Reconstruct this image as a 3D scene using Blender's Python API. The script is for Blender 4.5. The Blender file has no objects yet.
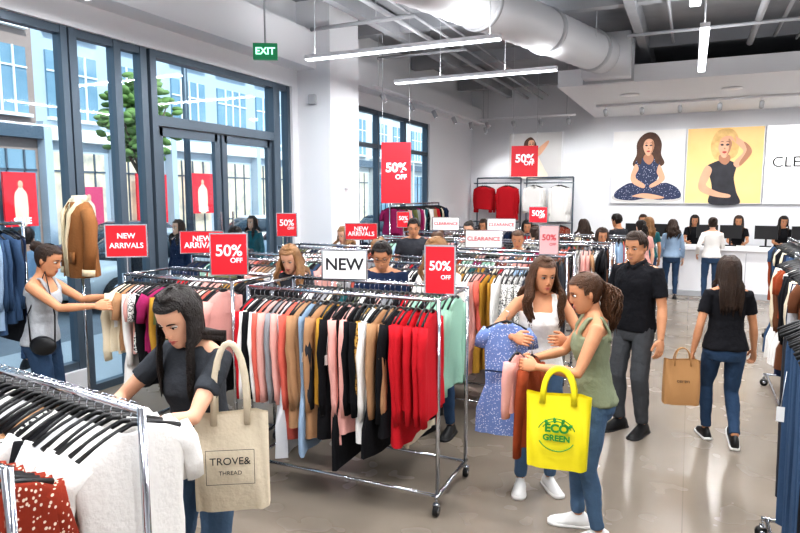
import bpy, math, random
from mathutils import Vector, Matrix
V=Vector
sc=bpy.context.scene
R=random.Random(7)
def lin(h):
    h=h.lstrip('#'); o=[]
    for i in (0,2,4):
        c=int(h[i:i+2],16)/255
        o.append(c/12.92 if c<=.04045 else ((c+.055)/1.055)**2.4)
    return (o[0],o[1],o[2],1)
MATS={}
def mat(name,c,rough=.6,metal=0,emit=0,bump=0,bscale=60,kind=None,c2=None,scale=20,spec=.5,th=.35,var=0):
    if name in MATS: return MATS[name]
    m=bpy.data.materials.new(name); m.use_nodes=True
    nt=m.node_tree; b=nt.nodes['Principled BSDF']
    c=lin(c); b.inputs['Base Color'].default_value=c
    b.inputs['Roughness'].default_value=rough; b.inputs['Metallic'].default_value=metal
    b.inputs['Specular IOR Level'].default_value=spec
    if emit:
        b.inputs['Emission Color'].default_value=c; b.inputs['Emission Strength'].default_value=emit
    tc=nt.nodes.new('ShaderNodeTexCoord')
    if bump:
        n=nt.nodes.new('ShaderNodeTexNoise'); n.inputs['Scale'].default_value=bscale; n.inputs['Detail'].default_value=3
        nt.links.new(tc.outputs['Object'],n.inputs['Vector'])
        bp=nt.nodes.new('ShaderNodeBump'); bp.inputs['Strength'].default_value=bump; bp.inputs['Distance'].default_value=.02
        nt.links.new(n.outputs['Fac'],bp.inputs['Height']); nt.links.new(bp.outputs['Normal'],b.inputs['Normal'])
    if kind or var:
        mx=nt.nodes.new('ShaderNodeMix'); mx.data_type='RGBA'
        mx.inputs[6].default_value=c
        mx.inputs[7].default_value=lin(c2) if c2 else c
        if kind=='stripe':
            t=nt.nodes.new('ShaderNodeTexWave'); t.bands_direction='Z'; t.inputs['Scale'].default_value=scale
            src=t.outputs['Fac']
        elif kind=='floral':
            t=nt.nodes.new('ShaderNodeTexVoronoi'); t.inputs['Scale'].default_value=scale
            src=t.outputs['Distance']
        else:
            t=nt.nodes.new('ShaderNodeTexNoise'); t.inputs['Scale'].default_value=scale; t.inputs['Detail'].default_value=4
            src=t.outputs['Fac']
        nt.links.new(tc.outputs['Object'],t.inputs['Vector'])
        if kind in ('stripe','floral','leopard'):
            g=nt.nodes.new('ShaderNodeMath'); g.operation='LESS_THAN'; g.inputs[1].default_value=th
            nt.links.new(src,g.inputs[0]); src=g.outputs[0]
        nt.links.new(src,mx.inputs[0]); nt.links.new(mx.outputs[2],b.inputs['Base Color'])
        if emit: nt.links.new(mx.outputs[2],b.inputs['Emission Color'])
    MATS[name]=m; return m
def F(name,c,c2=None,kind=None,scale=20,th=.35,rough=.9):
    return mat(name,c,rough,bump=.25,bscale=45,kind=kind,c2=c2,scale=scale,th=th,spec=.2)

class MB:
    def __init__(s): s.v=[];s.f=[];s.m=[];s.mats=[]
    def mi(s,m):
        if m is None: return 0
        if m not in s.mats: s.mats.append(m)
        return s.mats.index(m)
    def rings(s,rings,m=None,cap=True,closed=True):
        mi=s.mi(m); n=len(rings[0]); b=len(s.v)
        for r in rings: s.v.extend(r)
        for i in range(len(rings)-1):
            for j in range(n if closed else n-1):
                k=(j+1)%n
                s.f.append((b+i*n+j,b+i*n+k,b+(i+1)*n+k,b+(i+1)*n+j)); s.m.append(mi)
        if cap:
            s.f.append(tuple(b+j for j in range(n-1,-1,-1))); s.m.append(mi)
            e=b+(len(rings)-1)*n
            s.f.append(tuple(e+j for j in range(n))); s.m.append(mi)
    def tube(s,pts,rad,n=10,m=None,cap=True,hint=None):
        pts=[V(p) for p in pts]
        if not isinstance(rad,(list,tuple)): rad=[rad]*len(pts)
        T0=(pts[1]-pts[0]).normalized()
        h=V(hint) if hint is not None else (V((0,0,1)) if abs(T0.z)<.9 else V((1,0,0)))
        N=(h-T0*h.dot(T0)).normalized(); rs=[]
        for i,p in enumerate(pts):
            if i==0: T=T0
            elif i==len(pts)-1: T=(pts[i]-pts[i-1]).normalized()
            else:
                T=(pts[i+1]-pts[i-1])
                T=T.normalized() if T.length>1e-6 else T0
            N=N-T*N.dot(T)
            N=N.normalized() if N.length>1e-6 else V((1,0,0))
            B=T.cross(N); r=rad[i]
            a,b=(r if isinstance(r,(tuple,list)) else (r,r))
            rs.append([tuple(p+N*(a*math.cos(2*math.pi*k/n))+B*(b*math.sin(2*math.pi*k/n))) for k in range(n)])
        s.rings(rs,m,cap)
    def box(s,c,d,m=None,M=None):
        mi=s.mi(m); b=len(s.v)
        for sx in(-.5,.5):
            for sy in(-.5,.5):
                for sz in(-.5,.5):
                    p=V((sx*d[0],sy*d[1],sz*d[2]))
                    if M is not None: p=M@p
                    s.v.append(tuple(p+V(c)))
        for q in((0,1,3,2),(4,6,7,5),(0,4,5,1),(2,3,7,6),(0,2,6,4),(1,5,7,3)):
            s.f.append(tuple(b+i for i in q)); s.m.append(mi)
    def ell(s,c,r,m=None,M=None,n=12,k=8):
        rs=[]
        for i in range(k+1):
            th=math.pi*(i/k); th=min(max(th,.05),math.pi-.05); ring=[]
            for j in range(n):
                a=2*math.pi*j/n
                p=V((r[0]*math.sin(th)*math.cos(a),r[1]*math.sin(th)*math.sin(a),-r[2]*math.cos(th)))
                if M is not None: p=M@p
                ring.append(tuple(p+V(c)))
            rs.append(ring)
        s.rings(rs,m,True)
    def poly(s,pts,m=None):
        mi=s.mi(m); b=len(s.v); s.v.extend([tuple(p) for p in pts]); s.f.append(tuple(range(b,b+len(pts)))); s.m.append(mi)
    def obj(s,name,parent=None,smooth=True,mats=None,bevel=0):
        me=bpy.data.meshes.new(name); me.from_pydata([tuple(p) for p in s.v],[],s.f)
        for m in (mats or s.mats): me.materials.append(m)
        me.polygons.foreach_set('material_index',s.m)
        if smooth: me.polygons.foreach_set('use_smooth',[True]*len(s.f))
        me.update()
        o=bpy.data.objects.new(name,me); sc.collection.objects.link(o)
        if parent: o.parent=parent
        if bevel:
            b=o.modifiers.new('b','BEVEL'); b.width=bevel; b.segments=2; b.limit_method='ANGLE'
        return o
def empty(name,loc=(0,0,0),rz=0,parent=None):
    o=bpy.data.objects.new(name,None); o.empty_display_size=.1; sc.collection.objects.link(o)
    o.location=loc; o.rotation_euler=(0,0,rz)
    if parent: o.parent=parent
    return o
def boxobj(name,lo,hi,m,parent=None,bevel=0):
    b=MB(); c=[(lo[i]+hi[i])/2 for i in range(3)]
    b.box((0,0,0),[hi[i]-lo[i] for i in range(3)],m)
    o=b.obj(name,parent,False,bevel=bevel); o.location=c; return o
def text(parent,body,size,loc,m,rz=0,bold=0,sx=1,name='lettering'):
    cu=bpy.data.curves.new(name,'FONT'); cu.body=body; cu.size=size; cu.align_x='CENTER'; cu.align_y='CENTER'
    cu.extrude=.0008; cu.offset=bold; cu.space_line=.8
    cu.materials.append(m)
    o=bpy.data.objects.new(name,cu); sc.collection.objects.link(o); o.parent=parent
    o.location=loc; o.rotation_euler=(math.pi/2,0,rz); o.scale=(sx,1,1); return o

# ---------- materials
WALL=mat('wall_paint','#e8e9ec',.8,bump=.03,bscale=80)
WHITE=mat('white_lacquer','#f0f0f3',.35)
CEIL=mat('ceiling_concrete','#8f9195',.9,kind='n',c2='#b2b4b8',scale=2,bump=.2,bscale=20)
GREY=mat('painted_steel_grey','#b4b6ba',.5)
FRAME=mat('aluminium_frame','#56636f',.4,metal=.3)
CHROME=mat('chrome','#c9ccd2',.16,metal=1)
BLACK=mat('black_plastic','#141416',.45)
DUCT=mat('duct_metal','#d4d5d8',.5,metal=.2)
RED=mat('sign_red','#e01f2f',.5)
SWHITE=mat('sign_white','#f6f5f3',.5)
PRINTW=mat('print_white','#ffffff',.6)
PRINTK=mat('print_black','#222226',.6)
PRINTR=mat('print_red','#c92a3a',.6)
fl=mat('polished_concrete','#6f665b',.2,kind='n',c2='#9b9083',scale=1.1,bump=.02,bscale=8)
nt=fl.node_tree; b=nt.nodes['Principled BSDF']
br=nt.nodes.new('ShaderNodeTexBrick'); br.offset=0; br.inputs['Scale'].default_value=1; br.inputs['Brick Width'].default_value=4.6; br.inputs['Row Height'].default_value=4.9
br.inputs['Mortar Size'].default_value=.004; br.inputs['Color1'].default_value=(1,1,1,1); br.inputs['Color2'].default_value=(1,1,1,1); br.inputs['Mortar'].default_value=(.68,.66,.63,1)
tc=[n for n in nt.nodes if n.type=='TEX_COORD'][0]; nt.links.new(tc.outputs['Object'],br.inputs['Vector'])
mx=[n for n in nt.nodes if n.type=='MIX'][0]
mm=nt.nodes.new('ShaderNodeMix'); mm.data_type='RGBA'; mm.blend_type='MULTIPLY'; mm.inputs[0].default_value=1
nt.links.new(mx.outputs[2],mm.inputs[6]); nt.links.new(br.outputs['Color'],mm.inputs[7]); nt.links.new(mm.outputs[2],b.inputs['Base Color'])
n2=nt.nodes.new('ShaderNodeTexNoise'); n2.inputs['Scale'].default_value=3; nt.links.new(tc.outputs['Object'],n2.inputs['Vector'])
mr=nt.nodes.new('ShaderNodeMapRange'); mr.inputs[3].default_value=.14; mr.inputs[4].default_value=.36; nt.links.new(n2.outputs['Fac'],mr.inputs[0]); nt.links.new(mr.outputs[0],b.inputs['Roughness'])
gl=bpy.data.materials.new('window_glass'); gl.use_nodes=True; nt=gl.node_tree; nt.nodes.clear()
o_=nt.nodes.new('ShaderNodeOutputMaterial'); tr=nt.nodes.new('ShaderNodeBsdfTransparent'); gs=nt.nodes.new('ShaderNodeBsdfGlossy'); mi_=nt.nodes.new('ShaderNodeMixShader')
tr.inputs[0].default_value=(.9,.97,1,1); gs.inputs['Roughness'].default_value=.03; mi_.inputs[0].default_value=.035
nt.links.new(tr.outputs[0],mi_.inputs[1]); nt.links.new(gs.outputs[0],mi_.inputs[2]); nt.links.new(mi_.outputs[0],o_.inputs[0])

# ---------- room
XL,XR,YB,YF,ZC=-5.7,6.0,17.0,-3.0,5.1
boxobj('floor',(XL-.2,YF,-.1),(XR,YB,0),fl)
boxobj('ceiling',(XL-.2,YF,ZC),(XR,YB,ZC+.1),CEIL)
boxobj('wall_back',(XL-.2,YB,0),(XR+.15,YB+.15,ZC),WALL)
boxobj('wall_right',(XR,YF,0),(XR+.15,YB,ZC),WALL)
boxobj('wall_front',(XL-.2,YF-.15,0),(XR+.15,YF,ZC),WALL)
wl=MB()
def wb(y0,y1,z0,z1): wl.box((XL-.1,(y0+y1)/2,(z0+z1)/2),(.2,y1-y0,z1-z0),WALL)
wb(YF,.4,0,ZC); wb(.4,8.25,3.8,ZC); wb(8.25,10.1,0,ZC); wb(10.1,13.9,3.8,ZC); wb(13.9,YB,0,ZC); wb(10.1,13.9,0,.6); wb(.4,4.42,0,.3)
wl.obj('wall_left',smooth=False)
boxobj('trim_1',(XL,YF,4.06),(XL+.35,8.4,4.62),WALL)
boxobj('trim_2',(XL,8.4,0),(XL+.6,9.3,ZC),WALL)
boxobj('trim_3',(XL,9.3,4.06),(XL+.3,YB,4.5),WALL)
boxobj('baseboard_back',(XL,YB-.02,0),(XR,YB,.12),GREY)
boxobj('baseboard_left',(XL,9.3,0),(XL+.02,YB-.02,.12),GREY)
def win(name,ys,z0,z1,trans=None,w=.07):
    e=empty(name,(XL-.1,0,0)); b=MB()
    for y in ys: b.box((0,y,(z0+z1)/2),(.12,w,z1-z0),FRAME)
    for z in [z0+.04,z1-.04]+([trans] if trans else []):
        b.box((0,(ys[0]+ys[-1])/2,z),(.1,ys[-1]-ys[0],.08),FRAME)
    b.obj('frame',e,False)
    g=MB(); g.box((0,(ys[0]+ys[-1])/2,(z0+z1)/2),(.012,ys[-1]-ys[0]-.05,z1-z0-.08),gl); g.obj('glass',e,False)
win('window_1',[.44,1.8,3.2,4.38],.3,3.8)
win('window_2',[4.48,5.02,5.38],0,3.8,None,.09)
win('window_3',[10.14,11.3,12.6,13.86],.6,3.8,3.1)
win('window_4',[7.94,8.21],0,3.8)
e=empty('door_1',(XL-.1,0,0)); b=MB()
for y in (5.5,7.84): b.box((0,y,1.9),(.16,.09,3.8),FRAME)
b.box((0,6.67,3.0),(.15,2.3,.12),FRAME); b.box((0,6.67,3.76),(.15,2.3,.08),FRAME)
for y0,y1 in ((5.55,6.65),(6.69,7.79)):
    for y in (y0+.05,y1-.05): b.box((0,y,1.47),(.06,.1,2.92),FRAME)
    for z in (.12,2.88): b.box((0,(y0+y1)/2,z),(.06,y1-y0-.1,.14 if z<1 else .1),FRAME)
for y in (6.55,6.79):
    b.tube([(.1,y,.9),(.1,y,1.9)],.015,8,CHROME); b.tube([(.02,y,1.0),(.1,y,1.0)],.01,6,CHROME); b.tube([(.02,y,1.8),(.1,y,1.8)],.01,6,CHROME)
b.obj('frame',e,False)
g=MB(); g.box((0,6.1,1.5),(.012,.95,2.7),gl); g.box((0,7.24,1.5),(.012,.95,2.7),gl); g.box((0,6.67,3.38),(.012,2.2,.66),gl); g.obj('glass',e,False)

b=MB()
for y in range(0,17,3): b.box((.15,y+.8,ZC-.13),(11.6,.18,.26),CEIL)
for x in (-4.6,-.9,2.5): b.box((x,7,ZC-.2),(.14,19.8,.3),CEIL)
b.obj('ceiling_beams',smooth=False)
b=MB()
for x,z,r in ((-4.1,4.72,.035),(-3.7,4.66,.02),(.75,4.6,.05),(1.1,4.68,.03),(1.4,4.6,.02),(-.4,4.72,.025),(-3.55,4.75,.015)):
    b.tube([(x,-2.5,z),(x,11.9 if x>-2.4 else 16.9,z)],r,8,GREY)
for y,z,r in ((3.6,4.6,.02),):
    b.tube([(XL+.1,y,z),(5.9,y,z)],r,8,GREY)
for y,r in ((8.2,.03),(10.4,.025),(6.2,.02)):
    b.tube([(-1.0,y,4.55),(5.9,y,4.55)],r,8,GREY); b.tube([(XL+.4,y,4.6),(-3.6,y,4.6)],r,8,GREY)
for y in range(2,12,2):
    for x in (-4.1,.75): b.tube([(x,y,4.6),(x,y,ZC)],.008,5,GREY)
b.obj('ceiling_pipes')
b=MB()
p0,p1=V((-3.3,4.6,4.45)),V((-1.45,11.1,4.45)); d=(p1-p0)
N=60; pts=[p0+d*(i/N) for i in range(N+1)]
b.tube(pts,[.3+(.01 if i%2 else 0) for i in range(N+1)],28,DUCT)
for t in (.2,.45,.7,.93): b.tube([p0+d*t,p0+d*(t+.012)],.33,28,GREY)
b.box(p1+V((.05,.2,0)),(.76,.45,.7),DUCT)
b.box(p1+V((.05,.44,0)),(.84,.06,.78),GREY)
for t in (.15,.5,.85):
    p=p0+d*t
    for s_ in(-.3,.3): b.tube([p+V((s_,0,0)),p+V((s_,0,.65))],.008,5,GREY)
b.obj('ventilation_duct')
boxobj('ceiling_canopy',(-2.35,12.0,4.12),(XR,YB,4.42),WALL)
def lamp(x,y,z,L,axis,P,ro=.42):
    e=empty('linear_pendant_light',(x,y,z),0 if axis=='x' else math.pi/2)
    b=MB(); b.box((0,0,.03),(L,.1,.05),WHITE)
    for s in (-ro,ro): b.tube([(s*L,0,.05),(s*L,0,ZC-z)],.005,5,GREY)
    b.obj('housing',e,False)
    d=MB(); d.box((0,0,0),(L-.02,.09,.02),mat('lamp_diffuser','#f4f8ff',.5,emit=5)); d.obj('diffuser',e,False)
    for k,pw in ((0,P),(1,P*.3)):  # second light points up, added to brighten the ceiling
        l=bpy.data.lights.new('tube','AREA'); l.shape='RECTANGLE'; l.size=L; l.size_y=.1; l.energy=pw; l.color=(.98,.985,1)
        o=bpy.data.objects.new('tube',l); sc.collection.objects.link(o); o.parent=e; o.location=(0,0,-.02 if k==0 else .07)
        if k: o.rotation_euler=(math.pi,0,0)
LP=90
for a in ((-3.38,7.15,3.9,2.64,'x',LP,.45),(-3.1,9.22,3.9,2.56,'x',LP,.2),(.05,8.9,3.9,2.6,'y',LP),(-.05,5.4,3.9,2.6,'y',LP),
          (-3.8,4.1,3.9,2.6,'x',LP,.1),(-3.6,1.2,3.9,2.6,'x',LP),(-1.2,2.6,3.9,2.6,'x',LP),(1.9,1.8,3.9,2.6,'x',LP),(3.4,6.4,3.9,2.6,'y',LP),(3.4,9.8,3.9,2.6,'y',LP),(-1.0,-.8,3.9,2.6,'x',LP)):  # pendants on this line are out of view, added to light the room
    lamp(*a)
def spot(b,e,x,y,z,tx,ty,tz,P=0):
    dr=(V((tx,ty,tz))-V((x,y,z))).normalized()
    b.tube([(x,y,z),(x,y,z-.1)],.012,6,WHITE)
    c=V((x,y,z-.13)); b.tube([c-dr*.07,c+dr*.08],.045,14,GREY); b.tube([c+dr*.078,c+dr*.084],.036,12,mat('lamp_diffuser','#f4f8ff'))
    if P:
        l=bpy.data.lights.new('bulb','SPOT'); l.energy=P; l.spot_size=1.5; l.spot_blend=.7; l.shadow_soft_size=.06
        o=bpy.data.objects.new('bulb',l); sc.collection.objects.link(o); o.parent=e
        o.location=c+dr*.12; o.rotation_euler=dr.to_track_quat('-Z','Y').to_euler()
def track(lo,hi,spots,rods=()):
    e=empty('track_lighting',(0,0,0)); b=MB(); b.box([(lo[i]+hi[i])/2 for i in range(3)],[hi[i]-lo[i] for i in range(3)],WHITE)
    for s in spots: spot(b,e,*s)
    for x,y,z in rods: b.tube([(x,y,z),(x,y,ZC)],.006,5,GREY)
    b.obj('track',e)
track((-2.0,14.6,4.06),(5.0,14.66,4.11),[(-1.8+i*.75,14.63,4.07,-1.8+i*.75,16.9,2.4,70 if i%2==0 else 0) for i in range(9)])
track((-5.0,9.6,3.95),(-4.96,16.4,3.99),[(-4.98,10+i*1.2,3.96,-4.0 if i<4 else -4.6,12+i,1.2,60 if i%2 else 0) for i in range(6)],((-4.98,9.8,3.97),(-4.98,16.2,3.97)))
track((-4.85,14.9,3.95),(-2.5,14.94,3.99),[(-4.6+i*.65,14.92,3.96,-4.6+i*.65,16.9,2.4,60 if i%2 else 0) for i in range(4)],((-4.7,14.92,3.97),(-2.7,14.92,3.97)))
for x in (-1.2,.6,2.4):  # downlights added under the canopy to brighten the counter
    l=bpy.data.lights.new('counter_fill','AREA'); l.shape='DISK'; l.size=.3; l.energy=60
    e=empty('counter_fill_light',(x,13.4,4.11)); o=bpy.data.objects.new('bulb',l); sc.collection.objects.link(o); o.parent=e; o.location=(0,0,-.02)
    bb=MB(); bb.tube([(0,0,0),(0,0,-.012)],.18,20,WHITE); bb.obj('ring',e)
e=empty('exit_sign',(-4.95,6.6,3.92)); b=MB(); b.box((0,0,0),(.3,.05,.2),mat('exit_green','#1f7a50',.4,emit=.5)); b.tube([(0,0,.1),(0,0,1.18)],.012,6,GREY); b.obj('housing',e,False)
text(e,'EXIT',.12,(0,-.03,0),mat('exit_letters','#b8ffe0',.5,emit=1.5),bold=.003); e.rotation_euler[2]=.5
b=MB(); b.box((XL+.6+.03,8.85,2.3),(.05,.1,.14),WHITE); b.obj('wall_thermostat',smooth=False,bevel=.01)
b=MB(); b.box((XL+.3,8.36,3.6),(.14,.06,.16),GREY); b.obj('wall_speaker',smooth=False,bevel=.02)

# ---------- signs
def sign(name,x,y,z,w,h,rz,bg,lines,fg,base):
    e=empty(name,(x,y,z),rz); b=MB()
    b.box((0,0,0),(w,.012,h),bg)
    b.tube([(0,0,-h/2),(0,0,base+.014-z)],.006,6,CHROME)
    for s in (-1,1): b.box((s*w/2,0,0),(.01,.016,h+.01),CHROME); b.box((0,0,s*h/2),(w,.016,.01),CHROME)
    b.obj('panel',e,False)
    for (t,s,dx,dz) in lines:
        for k in (0,1):
            text(e,t,s,(dx if k==0 else -dx,-.008 if k==0 else .008,dz),fg,rz=math.pi*k,bold=s*.018)
def half(name,x,y,z,w,h,rz,base,fg=None,bg=None):
    s=w*.46
    sign(name,x,y,z,w,h,rz,bg or RED,[('50%',s*.95,0,h*.08),('OFF',s*.42,w*.2,-h*.15)],fg or PRINTW,base)
def newarr(x,y,z,w,h,rz,base): sign('new_arrivals_sign',x,y,z,w,h,rz,RED,[('NEW',w*.19,0,h*.15),('ARRIVALS',w*.19,0,-h*.15)],PRINTW,base)
def clr(x,y,z,w,h,rz,base): sign('clearance_sign',x,y,z,w,h,rz,SWHITE,[('CLEARANCE',w*.16,0,0)],PRINTR,base)
ZR=1.45
newarr(-4.29,3.75,1.74,.33,.27,.6,ZR)
newarr(-4.85,5.25,1.61,.46,.24,.6,ZR)
half('sale_sign',-3.2,3.75,1.67,.28,.32,.5,ZR)
half('sale_sign',-4.75,6.7,1.74,.26,.3,.45,ZR)
newarr(-3.65,6.7,1.68,.4,.2,.3,ZR)
sign('new_sign',-2.12,3.65,1.65,.31,.2,.3,SWHITE,[('NEW',.115,0,0)],PRINTK,ZR)
half('sale_sign',-1.48,3.8,1.63,.2,.32,.2,ZR)
clr(-3.3,8.7,1.7,.4,.19,.2,ZR); clr(-2.15,6.9,1.62,.42,.2,.25,ZR); clr(-2.45,8.7,1.7,.4,.17,.2,ZR)
PINK=mat('sign_pale','#e0b4b4',.5)
half('sale_sign',-1.4,6.9,1.63,.21,.32,.2,ZR,PRINTR,PINK)
half('sale_sign',-4.0,8.7,1.75,.2,.24,.2,ZR); half('sale_sign',-2.3,10.4,1.8,.3,.26,.1,ZR)
def hang(x,y,z,w,h,rz):
    e=empty('hanging_sale_banner',(x,y,z),rz); b=MB(); b.box((0,0,0),(w,.01,h),RED)
    for s in (-.45,.45): b.tube([(s*w,0,h/2),(s*w,0,ZC-z)],.004,5,GREY)
    b.obj('panel',e,False)
    for k in (0,1):
        text(e,'50%',w*.42,(0,-.008+.016*k,h*.08),PRINTW,rz=math.pi*k,bold=.008); text(e,'OFF',w*.22,(w*.17*(1-2*k),-.008+.016*k,-h*.07),PRINTW,rz=math.pi*k,bold=.004)
hang(-4.55,9.6,2.5,.5,1.02,.35); hang(-2.92,11.9,2.77,.5,.58,.2)

# ---------- fabrics
FB={k:v for k,v in dict(
 white=F('fabric_white','#e9e6e2'),cream=F('fabric_cream','#e0d3ba'),black=F('fabric_black','#17171a'),coal=F('fabric_charcoal','#34353a'),
 grey=F('fabric_grey','#8b8c90'),pink=F('fabric_pink','#dca59c'),coral=F('fabric_coral','#d1685a'),red=F('fabric_red','#b81f2a'),
 must=F('fabric_mustard','#b08536'),tan=F('fabric_tan','#aa8362'),brown=F('fabric_brown','#6d4631'),navy=F('fabric_navy','#1e2a44'),
 denim=F('fabric_denim','#3a506c'),sky=F('fabric_skyblue','#92a8c0'),mint=F('fabric_mint','#9dc6b1'),olive=F('fabric_olive','#6c7147'),
 teal=F('fabric_teal','#2a5f64'),purple=F('fabric_magenta','#97295c'),rust=F('fabric_rust','#914529'),lgrey=F('fabric_lightgrey','#c2c3c6'),
 leo=F('fabric_leopard','#b99c74','#3a2618','leopard',110,.45),flor=F('fabric_floral','#84301f','#dcc9b4','floral',62,.3),
 strp=F('fabric_stripe','#efece7','#2d3140','stripe',14,.35),mstr=F('fabric_mustard_print','#b8924a','#5d4028','leopard',80,.46),
 bflor=F('fabric_blue_floral','#7389bd','#dfe4f2','floral',75,.27),dots=F('fabric_dots','#1c1c20','#d9d5ce','floral',50,.2),
 bw=F('fabric_mono_print','#e6e3de','#26262a','leopard',90,.47)).items()}
PAL=['white','cream','black','black','coal','grey','pink','coral','red','tan','brown','navy','denim','sky','mint','olive','teal','purple','rust','lgrey','bw','dots','white','black','flor']
def garment(mb,M,kind,fm,rng,q=1):
    n=18 if q else 12
    L={'blouse':.64,'tee':.6,'dress':.98,'coat':.86,'tank':.56,'pants':.95}[kind]*rng.uniform(.93,1.07)
    sw=rng.uniform(.92,1.05)
    if kind=='pants': prof=[(-.13,.15,.02),(-.18,.155,.022),(-.5,.15,.025),(-L,.14,.03)]
    else:
        hw={'blouse':.2,'tee':.205,'dress':.27,'coat':.225,'tank':.2}[kind]
        tk=.042 if kind=='coat' else .028
        shx=.14 if kind=='tank' else .205
        prof=[(-.062,.05,.02),(-.07,.07,.024),(-.095,.13,tk*.8),(-.135,shx*.97,tk*.9),(-.17,shx,tk),(-.3,.19,tk*1.1),(-.45*L-.12,.185 if kind!='dress' else .18,tk*1.1),(-.8*L,hw*.97,tk*1.2),(-L,hw,tk*1.3)]
    ph=rng.uniform(0,6.28); k=rng.uniform(2.2,4.2); A=rng.uniform(.012,.03); yl=rng.uniform(-.02,.02)
    P=[]
    for i in range(len(prof)-1):
        a,bq=prof[i],prof[i+1]; st=max(1,int((a[0]-bq[0])/(.08 if q else .2)))
        for s in range(st): t=s/st; P.append(tuple(a[j]+(bq[j]-a[j])*t for j in range(3)))
    P.append(prof[-1]); rs=[]
    for (z,w,t) in P:
        w*=sw; r=[]; g=min(1,-z/.6)
        for j in range(n):
            a=2*math.pi*j/n; c,s=math.cos(a),math.sin(a)
            x=w*math.copysign(abs(c)**.75,c); y=t*math.copysign(abs(s)**.8,s)
            y+=A*g*math.sin(k*math.pi*x/.2+ph)*(.6+.4*c*c)+yl*g*x*4
            y+=.35*A*g*math.sin(23*x+z*9+ph)
            zz=z+(.012*math.sin(9*x+ph) if z<=-L+.001 else 0)
            if z>-.08 and kind!='pants': zz-=(.05 if s>0 else .015)*abs(s)
            r.append(tuple(M@V((x,y,zz))))
        rs.append(r)
    mb.rings(rs,fm,False)
    if kind in('blouse','coat','tee'):
        SL={'blouse':.56,'coat':.58,'tee':.2}[kind]; m=6 if kind!='tee' else 3
        for sg in(-1,1):
            dy=rng.uniform(-.03,.03); pts=[];rd=[]
            for i in range(m+1):
                t=i/m
                pts.append(M@V((sg*sw*(.172+.043*min(1,t*3)+(.02*t if kind=='tee' else -.02*t))+.006*math.sin(i*2.2+ph),dy*t,-.135-SL*t))); r0=.052-.016*t
                rd.append((r0*.6,r0))
            mb.tube(pts,rd,8 if q else 6,fm,hint=M.to_3x3()@V((0,1,0)))
    if q and rng.random()<.14:
        x0=rng.choice((-.2,.2)); c=M@V((x0*1.08,.03,-.34)); 
        mb.tube([M@V((x0,.02,-.2)),c],.0012,4,PRINTW)
        mb.poly([M@V((x0*1.08-.018,.033,-.34)),M@V((x0*1.08+.018,.033,-.34)),M@V((x0*1.08+.018,.035,-.40)),M@V((x0*1.08-.018,.035,-.40))],SWHITE)
    hk=[V((.0,.0,-.06)),V((0,0,-.022)),V((.02,0,-.008)),V((.02,0,.012)),V((0,0,.024)),V((-.017,0,.014))]
    mb.tube([M@p for p in hk],.0028,4,CHROME)
    mb.tube([M@V((-.185*sw,0,-.122)),M@V((-.09*sw,0,-.08)),M@V((0,0,-.056)),M@V((.09*sw,0,-.08)),M@V((.185*sw,0,-.122))],[(.01,.008)]*5,5,BLACK)
def rack(name,cx,cy,L,W,rz=0,zr=ZR,seqs=None,kinds=('blouse','blouse','tee','coat','dress','tank'),sp=.052,q=1,seed=0,pal=None,ext=0,gs=1.0,hwid=.25):
    rng=random.Random(seed+11); e=empty(name,(cx,cy,0),rz); b=MB()
    two=W>0; ys=(-W/2,W/2) if two else (0,)
    hw=W/2 if two else hwid
    for y in ys:
        b.tube([(-L/2,y,zr),(L/2,y,zr)],.014,10,CHROME)
    for s in(-1,1):
        x=s*L/2
        for y in ys: b.tube([(x,y,.13),(x,y,zr+.012)],.0145,10,CHROME)
        if two: b.tube([(x,-hw,zr),(x,hw,zr)],.012,10,CHROME)
        b.tube([(x,-hw-.03,.13),(x,hw+.03,.13)],.0145,10,CHROME)
        for y in(-hw-.02,hw+.02):
            b.tube([(x,y,.13),(x,y,.085)],.009,8,CHROME)
            b.tube([(x-.014,y,.04),(x+.014,y,.04)],.04,16,BLACK); b.tube([(x-.017,y,.04),(x+.017,y,.04)],.017,10,CHROME)
            b.box((x,y,.08),(.045,.03,.012),CHROME)
    for y in (-hw,hw): b.tube([(-L/2,y,.13),(L/2,y,.13)],.012,10,CHROME)
    b.obj('frame',e)
    g=MB()
    for ri,y in enumerate(ys):
        seq=seqs[ri] if seqs and ri<len(seqs) else None
        x=-L/2+.06; i=0; end=L/2-.05+ext
        cnt=int((end-x)/sp)
        cur=None;rep=0
        while x<end:
            if seq:
                fk=seq[min(int(i*len(seq)/max(cnt,1)),len(seq)-1)]; kd=fk[1] if isinstance(fk,tuple) else None; f=fk[0] if isinstance(fk,tuple) else fk
            else:
                if rep<=0: cur=rng.choice(pal or PAL); ck=rng.choice(kinds); rep=rng.choice((1,1,2,2,3))
                rep-=1; f=cur; kd=ck
            kd=kd or rng.choice(kinds)
            M=Matrix.Translation((x,y,zr))@Matrix.Rotation(math.pi/2+rng.uniform(-.12,.12),4,'Z')@Matrix.Rotation(rng.uniform(-.03,.03),4,'X')@Matrix.Diagonal((1,1,gs,1))
            garment(g,M,kd,FB[f],rng,q)
            x+=sp*rng.uniform(.75,1.25); i+=1
    g.obj('hanging_garments',e)
    return e
rack('clothing_rack',-2.42,1.52,1.66,0,-.12,1.42,seqs=[['dots','cream','flor','black','cream','brown','black','leo','white','lgrey','rust','coral','sky','black','coal','white','black','white','dots','lgrey','white','black','tan','bw','white','black',('white','tee'),('lgrey','tee'),('white','tee'),('white','tee'),('white','tee')]],sp=.05,kinds=('blouse','tee','tank'),ext=.03,seed=1)
rack('clothing_rack',-2.17,.93,1.3,0,0,1.43,seqs=[['black','white','flor','black','cream','flor','white',('flor','blouse'),('flor','blouse'),('flor','blouse')]],sp=.05,kinds=('blouse','tee'),seed=2,ext=.03)
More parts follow.
